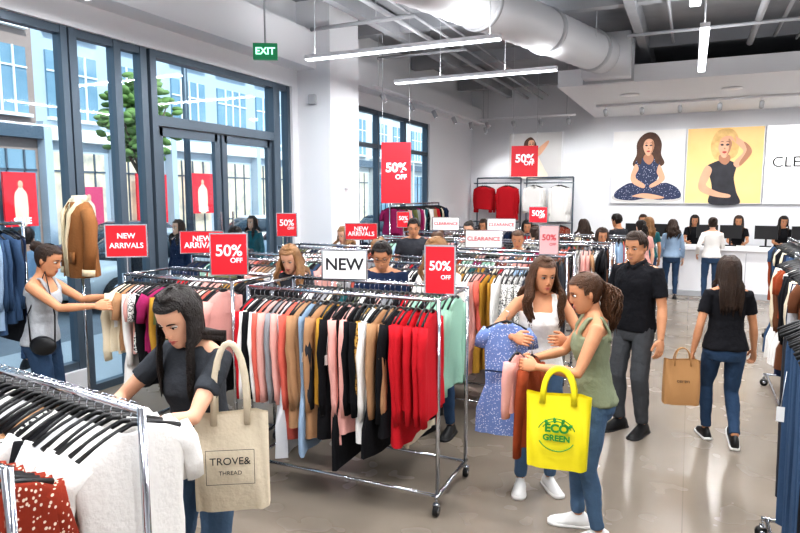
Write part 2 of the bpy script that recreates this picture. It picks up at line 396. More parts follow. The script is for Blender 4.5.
s1=['red','white','black','white','coral','pink','grey','pink','lgrey','coral','tan','tan','sky','coal','tan','must','black','pink','black','pink','black','black','mstr','white','black','tan','tan','black','red','red',('red','blouse'),('red','blouse')]
s2=['black','red','white','navy','grey','cream','black','teal','black','olive','white','black','pink','grey','black','red','cream','mint','black',('mint','blouse'),('mint','blouse'),('mint','blouse')]
rack('clothing_rack',-2.19,3.95,1.5,.6,.02,seqs=[s1,s2],sp=.043,kinds=('blouse','coat','blouse','coat','dress'),seed=3,gs=1.12)
rack('clothing_rack',-3.76,4.0,1.16,.5,0,seqs=[['cream','tan','white','pink','bw','black','purple','purple','must','olive','red','grey','white','pink','cream','coral','black','pink'],['black','red','white','pink','must','black']],sp=.046,kinds=('blouse','tee','coat'),seed=4)
rack('clothing_rack',-4.25,5.5,1.5,.5,0,sp=.052,seed=5)
rack('clothing_rack',-2.12,5.88,1.75,.55,0,sp=.048,seed=6,pal=['red','black','white','must','pink','navy','sky','coral','cream','bw','black','lgrey','teal','white'])
rack('clothing_rack',-4.25,6.95,1.3,.5,0,sp=.055,seed=7)
rack('clothing_rack',-2.05,7.15,1.7,.5,0,sp=.052,seed=8,q=1)
rack('clothing_rack',-3.85,8.95,1.5,.5,0,sp=.06,seed=9,q=0); rack('clothing_rack',-1.85,8.95,1.8,.5,0,sp=.055,seed=10,q=0)
rack('clothing_rack',-3.9,10.65,1.7,.5,0,sp=.06,seed=12,q=0); rack('clothing_rack',-1.75,10.65,1.7,.5,0,sp=.06,seed=13,q=0)
rack('clothing_rack',-3.9,12.5,1.8,0,0,sp=.06,seed=14,q=0)
rack('clothing_rack',.68,3.45,1.6,0,math.pi/2,1.5,sp=.05,seed=15,kinds=('pants',),pal=['denim','denim','navy','black','denim','coal'],gs=1.3,hwid=.16)
rack('clothing_rack',1.06,6.9,1.9,0,math.pi/2,1.5,sp=.055,seed=16,pal=['white','cream','lgrey','black','denim','navy','rust','brown'],hwid=.2,gs=1.1)
rack('clothing_rack',1.32,9.6,1.9,0,math.pi/2,1.5,sp=.06,seed=17,q=0,pal=['coal','black','cream','rust','denim','navy'],hwid=.2)
rack('clothing_rack',-5.32,2.8,1.5,0,math.pi/2,1.88,sp=.055,seed=18,kinds=('coat','blouse','dress'),pal=['denim','sky','navy','grey','coal','denim'])
rack('clothing_rack',-5.3,12.2,2.6,0,math.pi/2,1.95,sp=.07,seed=19,q=0)
for cx,cols in ((-4.85,['red','red','coal','white']),(-3.45,['white','white','tan','flor'])):
    e=empty('wall_clothing_display',(cx,16.7,0)); b=MB()
    for s in(-.62,.62): b.tube([(s,.2,0),(s,.2,2.6)],.02,8,FRAME); b.tube([(s,-.1,2.45),(s,.2,2.45)],.015,8,FRAME); b.tube([(s,-.1,1.4),(s,.2,1.4)],.015,8,FRAME)
    b.tube([(-.62,.2,2.6),(.62,.2,2.6)],.02,8,FRAME); b.tube([(-.62,.2,.1),(.62,.2,.1)],.02,8,FRAME)
    for z in(2.45,1.4): b.tube([(-.62,-.1,z),(.62,-.1,z)],.015,8,FRAME)
    b.obj('frame',e); g=MB()
    for zi,z in enumerate((2.45,1.4)):
        for k,xx in enumerate((-.36,.3)):
            for dd in range(3):
                garment(g,Matrix.Translation((xx+dd*.03,-.16+dd*.06,z))@Matrix.Rotation(math.pi+R.uniform(-.2,.2),4,'Z')@Matrix.Scale(1.15,4),'coat' if k else 'blouse',FB[cols[(zi*2+k)%4]],R,0)
    g.obj('hanging_garments',e)
e=empty('jacket_dress_form',(-5.2,4.02,0),-.25); e.scale=(.85,.85,1)
b=MB(); b.tube([(0,0,.03),(0,0,1.4)],.015,8,CHROME); b.tube([(0,0,0),(0,0,.03)],.16,20,BLACK)
b.obj('stand',e)
b=MB(); rs=[]
for z,w,dd in ((1.35,.17,.12),(1.42,.185,.13),(1.6,.18,.125),(1.8,.19,.12),(1.95,.2,.11),(2.02,.16,.09),(2.07,.07,.07),(2.12,.06,.06)):
    rs.append([(w*math.cos(a*math.pi/12),dd*math.sin(a*math.pi/12)+.008*math.sin(a*2.1+z*9),z) for a in range(24)])
b.rings(rs,FB['cream'])
jk=F('fabric_suede','#8f613b'); sh=F('fabric_shearling','#dccbab')
rs=[]
for z,w,dd in ((1.36,.235,.17),(1.42,.23,.165),(1.6,.215,.155),(1.8,.22,.15),(1.95,.225,.135),(2.02,.18,.11),(2.06,.1,.09)):
    rs.append([(w*math.cos(t),dd*math.sin(t)+.01*math.sin(a*1.7+z*11),z) for a in range(25) for t in [-math.pi/2+.2+a*(2*math.pi-.4)/24]])
b.rings(rs,jk,False,closed=False)
for s in(-1,1):
    b.tube([(s*.19,0,1.97),(s*.26,0,1.86),(s*.28,-.02,1.65),(s*.27,-.05,1.42)],[.07,.075,.065,.06],12,jk)
    b.tube([(s*.27,-.05,1.44),(s*.27,-.055,1.38)],.066,12,sh)
    b.tube([(s*.02,-.155,1.37),(s*.035,-.17,1.7),(s*.08,-.14,1.95),(s*.1,-.02,2.07)],[.014,.018,.026,.035],8,sh)
    b.box((s*.13,-.155,1.55),(.09,.02,.1),jk)
b.tube([(.1,-.02,2.07),(0,.08,2.09),(-.1,-.02,2.07)],.035,8,sh)
b.obj('jacket',e)

# ---------- people
def ik(a,b,l1,l2,hint):
    d=b-a; L=min(max(d.length,.12),l1+l2-.003); dr=d.normalized()
    x=(l1*l1-l2*l2+L*L)/(2*L); h=math.sqrt(max(l1*l1-x*x,0)); hp=(hint-dr*hint.dot(dr)).normalized()
    return a+dr*x+hp*h, a+dr*L
def hand(mb,w,d,thumb,right,curl,s,m=None):
    d=d.normalized(); t=(thumb-d*thumb.dot(d)).normalized(); n=d.cross(t)*(-1 if right else 1)
    P=lambda u,v_,k:w+(d*u+t*v_+n*k)*s
    mb.tube([P(-.03,0,0),P(.0,0,0),P(.02,.002,0),P(.05,.002,.002),P(.082,0,.004),P(.092,0,.004)],[(.017*s,.022*s),(.016*s,.024*s),(.016*s,.034*s),(.015*s,.041*s),(.012*s,.039*s),(.008*s,.034*s)],12,m,hint=n)
    for off,L,r in((.03,.07,.0088),(.011,.078,.009),(-.009,.073,.0088),(-.028,.057,.0078)):
        p=P(.078,off,.004); pts=[p]; a=curl*.5
        for k,f in enumerate((.45,.32,.26)):
            a+=curl*(0 if k==0 else .9)
            p=p+(d*math.cos(a)+n*math.sin(a)+t*(off*.8))*(L*f*s*1.08); pts.append(p)
        mb.tube(pts,[r*s,r*s,r*.93*s,r*.7*s],8,m)
    p=P(.02,.026,.004); a1=(d*.75+t*.65+n*.2).normalized(); a2=(d*.95+t*.2+n*(.25+curl*.25)).normalized()
    mb.tube([p,p+a1*.035*s,p+a1*.035*s+a2*.03*s,p+a1*.035*s+a2*.052*s],[.013*s,.0115*s,.0105*s,.0075*s],8,m)
HT=[(-.118,.012,.07,.035),(-.108,.03,.083,.0),(-.09,.045,.088,-.03),(-.06,.057,.088,-.055),(-.03,.066,.088,-.075),(0,.072,.088,-.09),(.03,.075,.09,-.098),(.06,.074,.086,-.098),(.085,.066,.071,-.088),(.105,.045,.045,-.06),(.117,.015,.014,-.028)]
def hint_(z):
    for i in range(len(HT)-1):
        a,b=HT[i],HT[i+1]
        if z<=b[0]:
            t=(z-a[0])/(b[0]-a[0]); t=max(0,min(1,t)); return [a[j]+(b[j]-a[j])*t for j in(1,2,3)]
    return list(HT[-1][1:])
def headpts(nr,nc,off=0,male=False):
    rs=[]
    for i in range(nr+1):
        u=i/nr; z=-.118*math.cos(math.pi*u)
        z=max(-.118,min(.117,z)); w,f,bk=hint_(z); r=[]
        if male and z<-.03: w*=1.1
        yc=(f+bk)/2; hd=(f-bk)/2
        for j in range(nc):
            a=2*math.pi*j/nc; c,s=math.cos(a),math.sin(a)
            x=w*math.copysign(abs(c)**.92,c); y=yc+hd*s
            if s>0 and not off:
                gz=0
                if -.045<z<.03: gz=(.03-z)/.06 if z>-.03 else (z+.045)/.015
                y+=.022*math.exp(-(x/.012)**2)*max(0,gz)
                y-=.012*math.exp(-((abs(x)-.03)/.017)**2-((z-.004)/.015)**2)
                y+=.004*math.exp(-((abs(x)-.03)/.02)**2-((z-.026)/.008)**2)
                y+=.005*math.exp(-(x/.02)**2-((z+.066)/.011)**2)
                y-=.004*math.exp(-(x/.02)**2-((z+.084)/.006)**2)
            if off:
                q=V((x,y+.005,z-.01)); q=q*(1+off/max(q.length,.05)); r.append(V((q.x,q.y-.005,q.z+.01)))
            else: r.append(V((x,y,z)))
        rs.append(r)
    return rs
def skm(n,c,c2): return mat(n,c,.55,spec=.3,kind='n',c2=c2,scale=14,bump=.06,bscale=150)
SKIN=dict(light=skm('skin_light','#e6b89c','#d9a184'),tan=skm('skin_tan','#cf9a76','#bd8260'),fair=skm('skin_fair','#efc9b0','#e2b096'),brown=skm('skin_brown','#8f5d40','#7d4e34'))
def hm(n,c,c2): return mat(n,c,.5,bump=.6,bscale=120,spec=.4,kind='n',c2=c2,scale=25)
HAIR=dict(black=hm('hair_black','#120e0c','#241a15'),brown=hm('hair_brown','#33200f','#5e3d26'),light=hm('hair_light_brown','#6e4a2e','#a37a50'),dark=hm('hair_dark_brown','#20140d','#3e291b'),blond=hm('hair_blond','#8c6a3c','#bf9a64'))
EYEW=mat('eye_white','#e6dfd8',.3); IRIS=mat('eye_iris','#2a1810',.2)
LIPS=mat('lips','#b25a55',.45); LIPM=mat('lips_natural','#a9705c',.5)
WTEX=bpy.data.textures.new('cloth_wrinkles','CLOUDS'); WTEX.noise_scale=.07; WTEX.noise_depth=2
def fuse(o,vox,sm=4,wr=0):
    r=o.modifiers.new('r','REMESH'); r.mode='VOXEL'; r.voxel_size=vox; r.use_smooth_shade=True
    s=o.modifiers.new('s','SMOOTH'); s.factor=.5; s.iterations=sm
    if wr:
        d=o.modifiers.new('d','DISPLACE'); d.texture=WTEX; d.strength=wr; d.mid_level=.5; d.texture_coords='LOCAL'
TF=[(.80,.13,.09,-.01),(.86,.162,.108,-.014),(.92,.164,.112,-.014),(1.0,.143,.095,0),(1.08,.118,.08,0),(1.15,.121,.084,.005),(1.24,.136,.11,.018),(1.3,.142,.102,.013),(1.36,.14,.085,0),(1.4,.118,.07,-.006),(1.435,.075,.055,-.01),(1.46,.05,.05,-.006)]
TM=[(.80,.125,.09,-.005),(.86,.155,.106,-.008),(.92,.158,.11,-.008),(1.0,.15,.105,0),(1.08,.148,.102,0),(1.15,.155,.106,.003),(1.24,.168,.115,.006),(1.3,.174,.116,.005),(1.36,.168,.1,0),(1.4,.142,.082,-.006),(1.435,.09,.064,-.01),(1.46,.062,.058,-.006)]
def person(name,x,y,heading,H=1.68,male=False,lean=0,rh=None,lh=None,re=None,le=None,rt=None,lt=None,rd=None,ld=None,hy=0,hp=0,hr=0,hair='long',hc='black',hlen=.33,skin='light',top='tee',tm=None,hem=.9,pm=None,sm=None,feet=None,hi=True,curl=.35,drop=0,glasses=False):
    s=H/1.70; e=empty(name,(x,y,0),math.radians(heading)); tm=tm or FB['grey']; pm=pm or FB['denim']; sm=sm or BLACK
    T=TM if male else TF; k=1.16 if male else 1.0; SKm=SKIN[skin]
    PZ=.97
    def LP_(p):
        p=V(p); a=lean*max(0,min(1,(p.z-PZ)/.14)); q=p-V((0,0,PZ)); c,sn=math.cos(a),math.sin(a)
        return (V((q.x,q.y*c+q.z*sn,q.z*c-q.y*sn))+V((0,0,PZ-drop)))*s
    def torso(mb,z0,z1,off,flare=0,n=24,m=None):
        rows=[]
        zs=[z0]+[r[0] for r in T if z0<r[0]<z1]+[z1]
        for z in zs:
            for i in range(len(T)-1):
                if T[i][0]<=z<=T[i+1][0]:
                    t=(z-T[i][0])/(T[i+1][0]-T[i][0]); w,dd,yc=[T[i][j]+(T[i+1][j]-T[i][j])*t for j in(1,2,3)]; break
            fo=off+flare*max(0,min(1,(1.2-z)/.12))
            rows.append([tuple(LP_(((w+fo)*math.copysign(abs(math.cos(a))**.88,math.cos(a)),yc+(dd+fo)*math.sin(a),z))) for a in [2*math.pi*q/n for q in range(n)]])
        mb.rings(rows,m)
    vox=.008 if hi else .015
    shx=.188 if male else .158
    SH={};EL={};WR={}
    for sg,tg,hn,key in((1,rh,re,'r'),(-1,lh,le,'l')):
        S=LP_((sg*shx,-.008,1.375)); 
        tgt=V(tg)*s if tg else V((sg*(.27 if male else .235),.06,.86-drop))*s
        hn=V(hn) if hn else V((sg*.35,-1,-.35))
        E,W=ik(S,tgt,.283*s,.25*s,hn); SH[key]=S;EL[key]=E;WR[key]=W
    hips={};knee={};ank={}
    feet=feet or ((.1,.02,0,.15,0),(-.1,-.02,0,-.15,0))
    for sg,f,key in((1,feet[0],'r'),(-1,feet[1],'l')):
        Hh=V((sg*.088,0,.905-drop))*s; A=V((f[0],f[1],.085+f[2]))*s
        K,A2=ik(Hh,A,.42*s,.41*s,V((sg*.08,1,0))); hips[key]=Hh;knee[key]=K;ank[key]=A2
    b=MB(); torso(b,.80,1.46,0)
    b.tube([LP_((0,-.012,1.4)),LP_((0,-.006,1.46)),LP_((0,.004,1.53))],[(.055*s*k),.047*s*k,.046*s*k],14)
    for sg in(-1,1): b.tube([LP_((0,-.015,1.45)),LP_((sg*.08,-.015,1.415)),LP_((sg*shx,-.01,1.378))],[.04*s,.036*s*k,.036*s*k],10)
    for key,sg in(('r',1),('l',-1)):
        S,E,W=SH[key],EL[key],WR[key]; c=LP_((sg*.09,-.008,1.37))
        b.tube([c,S,S.lerp(E,.3),S.lerp(E,.75),E,E.lerp(W,.3),E.lerp(W,.7),W,W+(W-E).normalized()*.01],[q*s*k for q in(.045,.047,.043,.036,.033,.036,.028,.0225,.021)],12)
        Hh,K,A=hips[key],knee[key],ank[key]
        b.tube([Hh+V((0,0,.05)),Hh,Hh.lerp(K,.4),K,K.lerp(A,.3)+V((0,-.012,0)),K.lerp(A,.65),A],[q*s for q in(.075,.082,.072,.05,.052,.04,.032)],12)
    o=b.obj('body',e,mats=[SKm]); fuse(o,vox,4)
    for key,sg,th,dd in(('r',1,rt,rd),('l',-1,lt,ld)):
        E,W=EL[key],WR[key]; b=MB(); d=V(dd) if dd else (W-E)
        hand(b,W,d,V(th) if th else V((-sg*.2,1,.2)),key=='r',curl,s*(1.08 if male else 1))
        o=b.obj('hand_'+key,e,mats=[SKm]); fuse(o,.0035 if hi else .006,2)
    b=MB(); off=.012
    if top=='tank':
        torso(b,hem,1.325,off,.006)
        for sg in(-1,1): b.tube([LP_((sg*.085,.1,1.29)),LP_((sg*.09,.083,1.36)),LP_((sg*.088,.03,1.432)),LP_((sg*.088,-.045,1.432)),LP_((sg*.09,-.085,1.35)),LP_((sg*.09,-.09,1.29))],[(.013,.024)]*6,8,hint=(0,1,0))
    else:
        torso(b,hem,1.43,off,.012 if not male else .008)
        fr={'tee':.6,'long':1.9,'polo':.7}[top]
        for sg in(-1,1): b.tube([LP_((sg*.05,-.015,1.425)),LP_((sg*.09,-.015,1.405)),LP_((sg*shx,-.01,1.37))],[.036*s*k,.04*s*k,.043*s*k],10)
        for key,sg in(('r',1),('l',-1)):
            S,E,W=SH[key],EL[key],WR[key]; c=LP_((sg*.09,-.008,1.36)); pts=[c,S]; rd_=[.05,.053]
            f=fr
            if f<=1: pts+=[S.lerp(E,f*.5),S.lerp(E,f)]; rd_+=[.052,.052]
            else: pts+=[S.lerp(E,.5),E,E.lerp(W,.5),E.lerp(W,f-1)]; rd_+=[.049,.044,.039,.032]
            b.tube(pts,[q*s*k for q in rd_],14)
        if top=='polo':
            for sg in(-1,1): b.tube([LP_((0,-.08,1.475)),LP_((sg*.065,-.02,1.47)),LP_((sg*.045,.07,1.44)),LP_((sg*.02,.09,1.41))],[(.012,.02)]*4,8)
    o=b.obj('top_garment',e,mats=[tm]); fuse(o,vox,3,.014)
    b=MB(); torso(b,.8,1.02,.008,0)
    for key in('r','l'):
        Hh,K,A=hips[key],knee[key],ank[key]; w=1.22 if male else 1
        b.tube([Hh+V((0,0,.05)),Hh,Hh.lerp(K,.4),K,K.lerp(A,.3)+V((0,-.01,0)),K.lerp(A,.65),A+(K-A).normalized()*.02],[q*s for q in(.083,.09,.08,.06*w,.058*w,.048*w,.044*w)],14)
    o=b.obj('trousers',e,mats=[pm]); fuse(o,vox,2,.012)
    b=MB()
    for key,f in(('r',feet[0]),('l',feet[1])):
        A=ank[key]; yaw=-f[3]; Mx=Matrix.Rotation(yaw,3,'Z')@Matrix.Rotation(-f[4],3,'X')
        for (grow,zt,mm_) in((0,1,sm),(.005,0,mat('shoe_sole','#e6e4e0',.6) if sm!=BLACK or name=='woman_walking' else BLACK)):
            rs=[]
            for yy,w,h in((-.078,.022,.05),(-.068,.034,.08),(-.03,.04,.108),(.01,.041,.11),(.05,.045,.085),(.1,.05,.065),(.15,.046,.052),(.178,.032,.042),(.19,.014,.026)):
                r=[]
                for q in range(14):
                    a=2*math.pi*q/14; c_,s_=math.cos(a),math.sin(a)
                    hh=h if zt else .026
                    zz=(hh*(max(s_,0)**.8) if s_>0 else 0)
                    p=V(((w+grow)*math.copysign(abs(c_)**.7,c_)*(1-.35*max(s_,0)*zt),yy+math.copysign(grow,yy),zz-.083))
                    r.append(tuple(A+(Mx@p)*s*(1.12 if male else 1)))
                rs.append(r)
            b.rings(rs,mm_)
    b.obj('shoes',e)
    Rm=Matrix.Rotation(-lean*.5,3,'X')@Matrix.Rotation(hy,3,'Z')@Matrix.Rotation(hr,3,'Y')@Matrix.Rotation(-hp,3,'X')
    piv=LP_((0,0,1.485)); hs=s*1.03
    HP=lambda p: piv+(Rm@(V(p)+V((0,.012,.096))))*hs
    b=MB(); nr,nc=(40,64) if hi else (20,32)
    b.rings([[tuple(HP(p)) for p in r] for r in headpts(nr,nc,0,male)],SKm)
    for sg in(-1,1):
        b.ell(HP((sg*.03,.0725,.004)),(.015*s,.0115*s,.0072*s),EYEW,Rm,12,8)
        b.ell(HP((sg*.03,.0815,.003)),(.0062*s,.0035*s,.006*s),IRIS,Rm,10,6)
        b.tube([HP((sg*.015,.0815,.004)),HP((sg*.024,.087,.0095)),HP((sg*.034,.0865,.0105)),HP((sg*.047,.0765,.006))],.0018*s,5,IRIS)
        b.tube([HP((sg*.014,.093,.023)),HP((sg*.03,.0905,.029)),HP((sg*.047,.077,.024))],[.002*s,.003*s,.0013*s],6,HAIR[hc])
        b.ell(HP((sg*.074,-.006,-.004)),(.009*s,.018*s,.03*s),SKm,Rm@Matrix.Rotation(sg*.3,3,'Z'),10,8)
        b.ell(HP((sg*.009,.094,-.036)),(.007*s,.009*s,.006*s),SKm,Rm,8,6)
    lm=LIPM if male else LIPS
    b.tube([HP((-.025,.081,-.0655)),HP((-.01,.0915,-.0625)),HP((0,.0925,-.064)),HP((.01,.0915,-.0625)),HP((.025,.081,-.0655))],[.001*s,.0042*s,.004*s,.0042*s,.001*s],8,lm)
    b.tube([HP((-.022,.082,-.069)),HP((0,.0915,-.0725)),HP((.022,.082,-.069))],[.001*s,.0055*s,.001*s],8,lm)
    if glasses:
        for sg in(-1,1):
            b.tube([HP((sg*.03+.019*math.cos(a*.6283),.096,.002+.015*math.sin(a*.6283))) for a in range(11)],.0018*s,5,BLACK)
            b.tube([HP((sg*.048,.094,.005)),HP((sg*.078,.0,.005))],.0018*s,5,BLACK)
        b.tube([HP((-.011,.099,.006)),HP((.011,.099,.006))],.0018*s,5,BLACK)
    b.obj('head',e)
    hmn=HAIR[hc]; b=MB(); rs=headpts(24,48,.009); nn=48
    for i in range(24):
        for j in range(nn):
            q=[rs[i][j],rs[i][(j+1)%nn],rs[i+1][(j+1)%nn],rs[i+1][j]]; c=sum(q,V())/4
            lim=.072 if c.y>.05 else (.045 if c.y>.02 else(.005 if c.y>-.015 else -.07))
            if c.z>lim: b.poly([HP(p) for p in q],hmn)
    rg=random.Random(len(name)+int(abs(x)*100))
    nl=(150 if hi else 36)
    wav={'wavy':.014,'long':.003,'pony':.014,'bun':.002,'short':.0}[hair]
    wd=.0105 if hi else .02
    shz=LP_((0,0,1.43)).z
    def elp(ph,el,g=1.0): return V((math.sin(ph)*math.cos(el)*.083*g,math.cos(ph)*math.cos(el)*.102*g-.004,.01+math.sin(el)*.116*g))
    tail=V((0,-.12,.03))
    for i in range(nl):
        sgn=1 if i%2 else -1
        t=(i+.5)/nl
        if hair=='short':
            ph=sgn*math.pi*t; g=1+rg.uniform(.0,.05)
            end=.78 if abs(ph)<.9 else (.2 if abs(ph)<1.7 else -.35)
            pts=[HP(elp(ph,1.45+(end-1.45)*q/4,g+.02*math.sin(q))) for q in range(5)]
            b.tube(pts,[(.004,.006),(.007,wd*1.4),(.007,wd*1.4),(.006,wd),(.002,.004)],6,hmn,hint=Rm@V((math.sin(ph),math.cos(ph),.3))); continue
        g=1+rg.uniform(0,.06)
        if hair in('pony','bun'):
            ph0=sgn*(.15+(math.pi-.3)*t); el_=.92-.5*min(1,t*1.6)
            a=elp(ph0,el_,1.01); m1=elp(ph0+sgn*(math.pi-abs(ph0))*.4,el_+.1,1.03); m2=elp(ph0+sgn*(math.pi-abs(ph0))*.8,el_*.6+.1,1.03)
            pts=[HP(a),HP(m1),HP(m2),HP(tail)]
            b.tube(pts,[(.002,.006),(.006,wd*1.3),(.006,wd*1.3),(.006,.007)],6,hmn,hint=Rm@V((sgn*.5,0,.6)))
            if hair=='pony':
                p=HP(tail); L=hlen*rg.uniform(.6,1.05)*s; pts=[p]; phs=rg.uniform(0,6.28); a=rg.uniform(0,6.28); sp_=rg.uniform(.005,.06)
                for q in range(1,9):
                    u=q/8; pp=p+Rm@V((0,-.05*math.sin(min(u*3,1.57)),0))+V((math.cos(a)*sp_*math.sin(u*2.6)+wav*.7*math.sin(u*14+phs),math.sin(a)*sp_*math.sin(u*2.6)+wav*.7*math.cos(u*13+phs),-L*u+.02*math.sin(u*3)))
                    if pp.z<shz: pp.y=min(pp.y,LP_((0,-.11,1.36)).y)
                    pts.append(pp)
                b.tube(pts,[(.005,.007)]+[(.006,.009)]*6+[(.004,.006),(.001,.002)],6,hmn)
            continue
        ph=sgn*(1.18+(math.pi-1.18)*t**1.35+rg.uniform(-.05,.05))
        st=V((sgn*.003,.06-.1*t,.118))
        pts=[HP(st)]
        for q in range(1,6):
            el=1.2-q*.24; p=elp(ph,el,g)
            if q==1: p=p.lerp(st,.3)+V((0,0,.006))
            pts.append(HP(p))
        base=pts[-1]; L=hlen*rg.uniform(.8,1.06)*s; phs=rg.uniform(0,1.8) if hair=='wavy' else rg.uniform(0,6.28); n_=9
        out=Rm@V((math.sin(ph),math.cos(ph),0)); ob=rg.uniform(.4,1.5)
        for q in range(1,n_+1):
            u=q/n_; p=base+V((0,0,-L*u))+out*((.035 if hair=='wavy' else .01)*ob*math.sin(u*2.6))+V((wav*math.sin(u*11+phs),wav*math.cos(u*11+phs),0))*min(1,u*2)
            if hair=='long': p.x*=1-.12*u
            if p.z<shz+.04:
                lc=LP_((0,0,1.4)).y
                if abs(ph)<1.75: p.y=max(p.y,lc+.095+.02*rg.random())
                else: p.y=min(p.y,lc-.09-.02*rg.random())
            pts.append(p)
        N_=len(pts)
        b.tube(pts,[(.003,.005)]+[(.0055,wd*1.25)]*(N_-4)+[(.005,wd),(.003,wd*.6),(.001,.002)],6,hmn,hint=out+V((0,0,.5)))
    if hair=='bun':
        for q in range(9):
            a=q*.7; b.tube([HP(V((0,-.125,.07))+V((math.cos(a+c*.8)*.024,math.sin(c*.8)*.026,math.sin(a+c*.8)*.03))) for c in range(6)],[.008,.015,.018,.018,.015,.008],7,hmn)
    b.obj('hair',e)
    return e
WT=F('fabric_tee_black','#1b1b1f'); DK=F('fabric_tee_charcoal','#3a3d42')
JN=F('jeans_blue','#41566f','#627d99','n',6); JD=F('jeans_dark','#2a3d55','#3c526d','n',6)
SNK=mat('sneaker_white','#ecebe8',.5)
person('woman_browsing',-2.0,2.13,178,1.74,lean=.12,rh=(.2,.4,1.13),lh=(-.02,.42,1.16),re=(.9,-.2,-.6),le=(-1,-.1,-.5),rt=(-1,.2,.3),lt=(1,.3,.3),hy=.1,hp=.45,hair='long',hc='black',hlen=.34,skin='light',tm=DK,pm=JN,hem=.86)
person('woman_browsing',-4.8,3.3,-62,1.73,lean=.08,rh=(.16,.5,1.22),lh=(-.12,.5,1.25),rt=(-.6,.2,1),lt=(.6,.2,1),hp=.3,hair='bun',hc='dark',skin='tan',top='tank',tm=F('tank_grey','#a6a9ad'),pm=JD,sm=SNK)
person('woman_holding_dress',-.93,4.34,205,1.69,lean=.03,rh=(.24,.33,1.2),lh=(-.1,.32,1.18),re=(1,-.6,-.6),le=(-1,-.5,-.6),rt=(-.5,.5,.8),lt=(.6,.5,.8),hy=.2,hp=.18,hair='wavy',hc='brown',hlen=.36,skin='tan',top='tank',tm=F('top_white','#eceae6'),pm=JN,sm=SNK,curl=.75,feet=((.12,.02,0,.25,0),(-.1,0,0,-.2,0)))
person('woman_with_shopping_bag',-.48,3.84,105,1.66,lean=.06,rh=(.1,.38,1.12),lh=(-.14,.36,1.13),re=(.9,-.6,-.6),le=(-.6,-.9,-.6),rt=(-.5,.4,.9),lt=(.5,.4,.9),hy=.1,hp=.25,hair='pony',hc='brown',hlen=.32,skin='tan',top='tank',tm=F('tank_sage','#868c72'),pm=JN,sm=SNK,curl=.75,feet=((.1,.06,0,.1,0),(-.1,-.04,0,-.15,0)))
person('man_in_polo',-.4,5.8,150,1.80,male=True,rh=(.29,.04,.84),lh=(-.29,.07,.84),hy=.1,hp=.2,hair='short',hc='dark',skin='tan',top='polo',tm=WT,pm=F('trousers_grey','#4b4d50'),hem=.88,curl=.5)
person('woman_walking',.32,5.8,12,1.64,rh=(.27,.12,.84),lh=(-.26,-.02,.83),hair='long',hc='dark',hlen=.38,skin='tan',tm=WT,pm=JD,sm=BLACK,feet=((.08,-.16,.05,.1,-.45),(-.08,.14,0,-.1,.0)),drop=.03,curl=.7,hem=.9)
person('woman_browsing',-3.3,4.78,190,1.68,lean=.12,hp=.35,hair='wavy',hc='light',hlen=.3,skin='light',tm=FB['coal'],hi=False,rh=(.15,.4,1.15),lh=(-.1,.4,1.15))
person('man_browsing',-2.5,5.0,200,1.72,male=True,lean=.1,hp=.35,hair='short',hc='black',skin='tan',tm=FB['navy'],hi=False,glasses=True,rh=(.15,.4,1.1),lh=(-.1,.4,1.1))
person('woman_browsing',-1.95,5.02,170,1.76,lean=.05,hp=.3,hair='wavy',hc='light',hlen=.25,skin='fair',tm=FB['white'],top='long',hi=False,rh=(.15,.36,1.1),lh=(-.1,.38,1.1))
P=[('man_shopping',-5.15,6.15,230,'coal','light'),('woman_shopping',-4.6,7.95,170,'navy','light'),('man_shopping',-3.6,8.2,200,'coal','tan'),('woman_shopping',-3.1,7.9,170,'white','tan'),
 ('woman_shopping',-2.75,11.5,200,'red','tan'),('woman_shopping',-1.7,11.5,40,'cream','light'),('woman_shopping',-2.2,9.8,30,'cream','fair'),('man_shopping',-1.25,12.7,60,'coal','tan'),
 ('woman_shopping',-.72,13.2,20,'teal','tan'),('woman_shopping',-.3,13.8,10,'sky','fair'),('woman_shopping',-2.05,8.1,190,'teal','tan'),
 ('woman_shopping',-3.3,9.8,180,'pink','light'),('woman_shopping',-1.2,9.8,200,'white','tan'),('woman_shopping',-3.6,11.6,170,'black','tan'),
 ('woman_shopping',-.75,11.6,30,'pink','fair'),('woman_shopping',-3.2,6.3,185,'grey','tan')]
hcs=['black','dark','brown','light','dark','black','dark']
for i,(nm,x,y,hd,c,sk_) in enumerate(P):
    ml=nm.startswith('man')
    person(nm,x,y,hd,(1.76 if ml else 1.66)+.03*(i%3-1),male=ml,hp=.25,hair='short' if ml else ('long','wavy','pony','bun')[i%4],hc=hcs[(i*3)%7] if not ml else 'black',skin=sk_,tm=FB[c],hi=False,top='long' if i%2 else 'tee')
person('woman_customer',.42,13.75,5,1.68,hair='bun',hc='dark',tm=FB['white'],hi=False,top='long',sm=SNK,rh=(.15,.3,1.1),lh=(-.25,.1,.95))
for cx,hc,hd in((.1,'black',185),(1.0,'dark',175),(1.85,'black',190),(-1.0,'dark',170)):
    person('cashier',cx,15.85,hd,1.67,hair='long',hc=hc,tm=FB['black'],hi=False,hp=.25,rh=(.15,.35,1.08),lh=(-.15,.35,1.08),skin='tan')

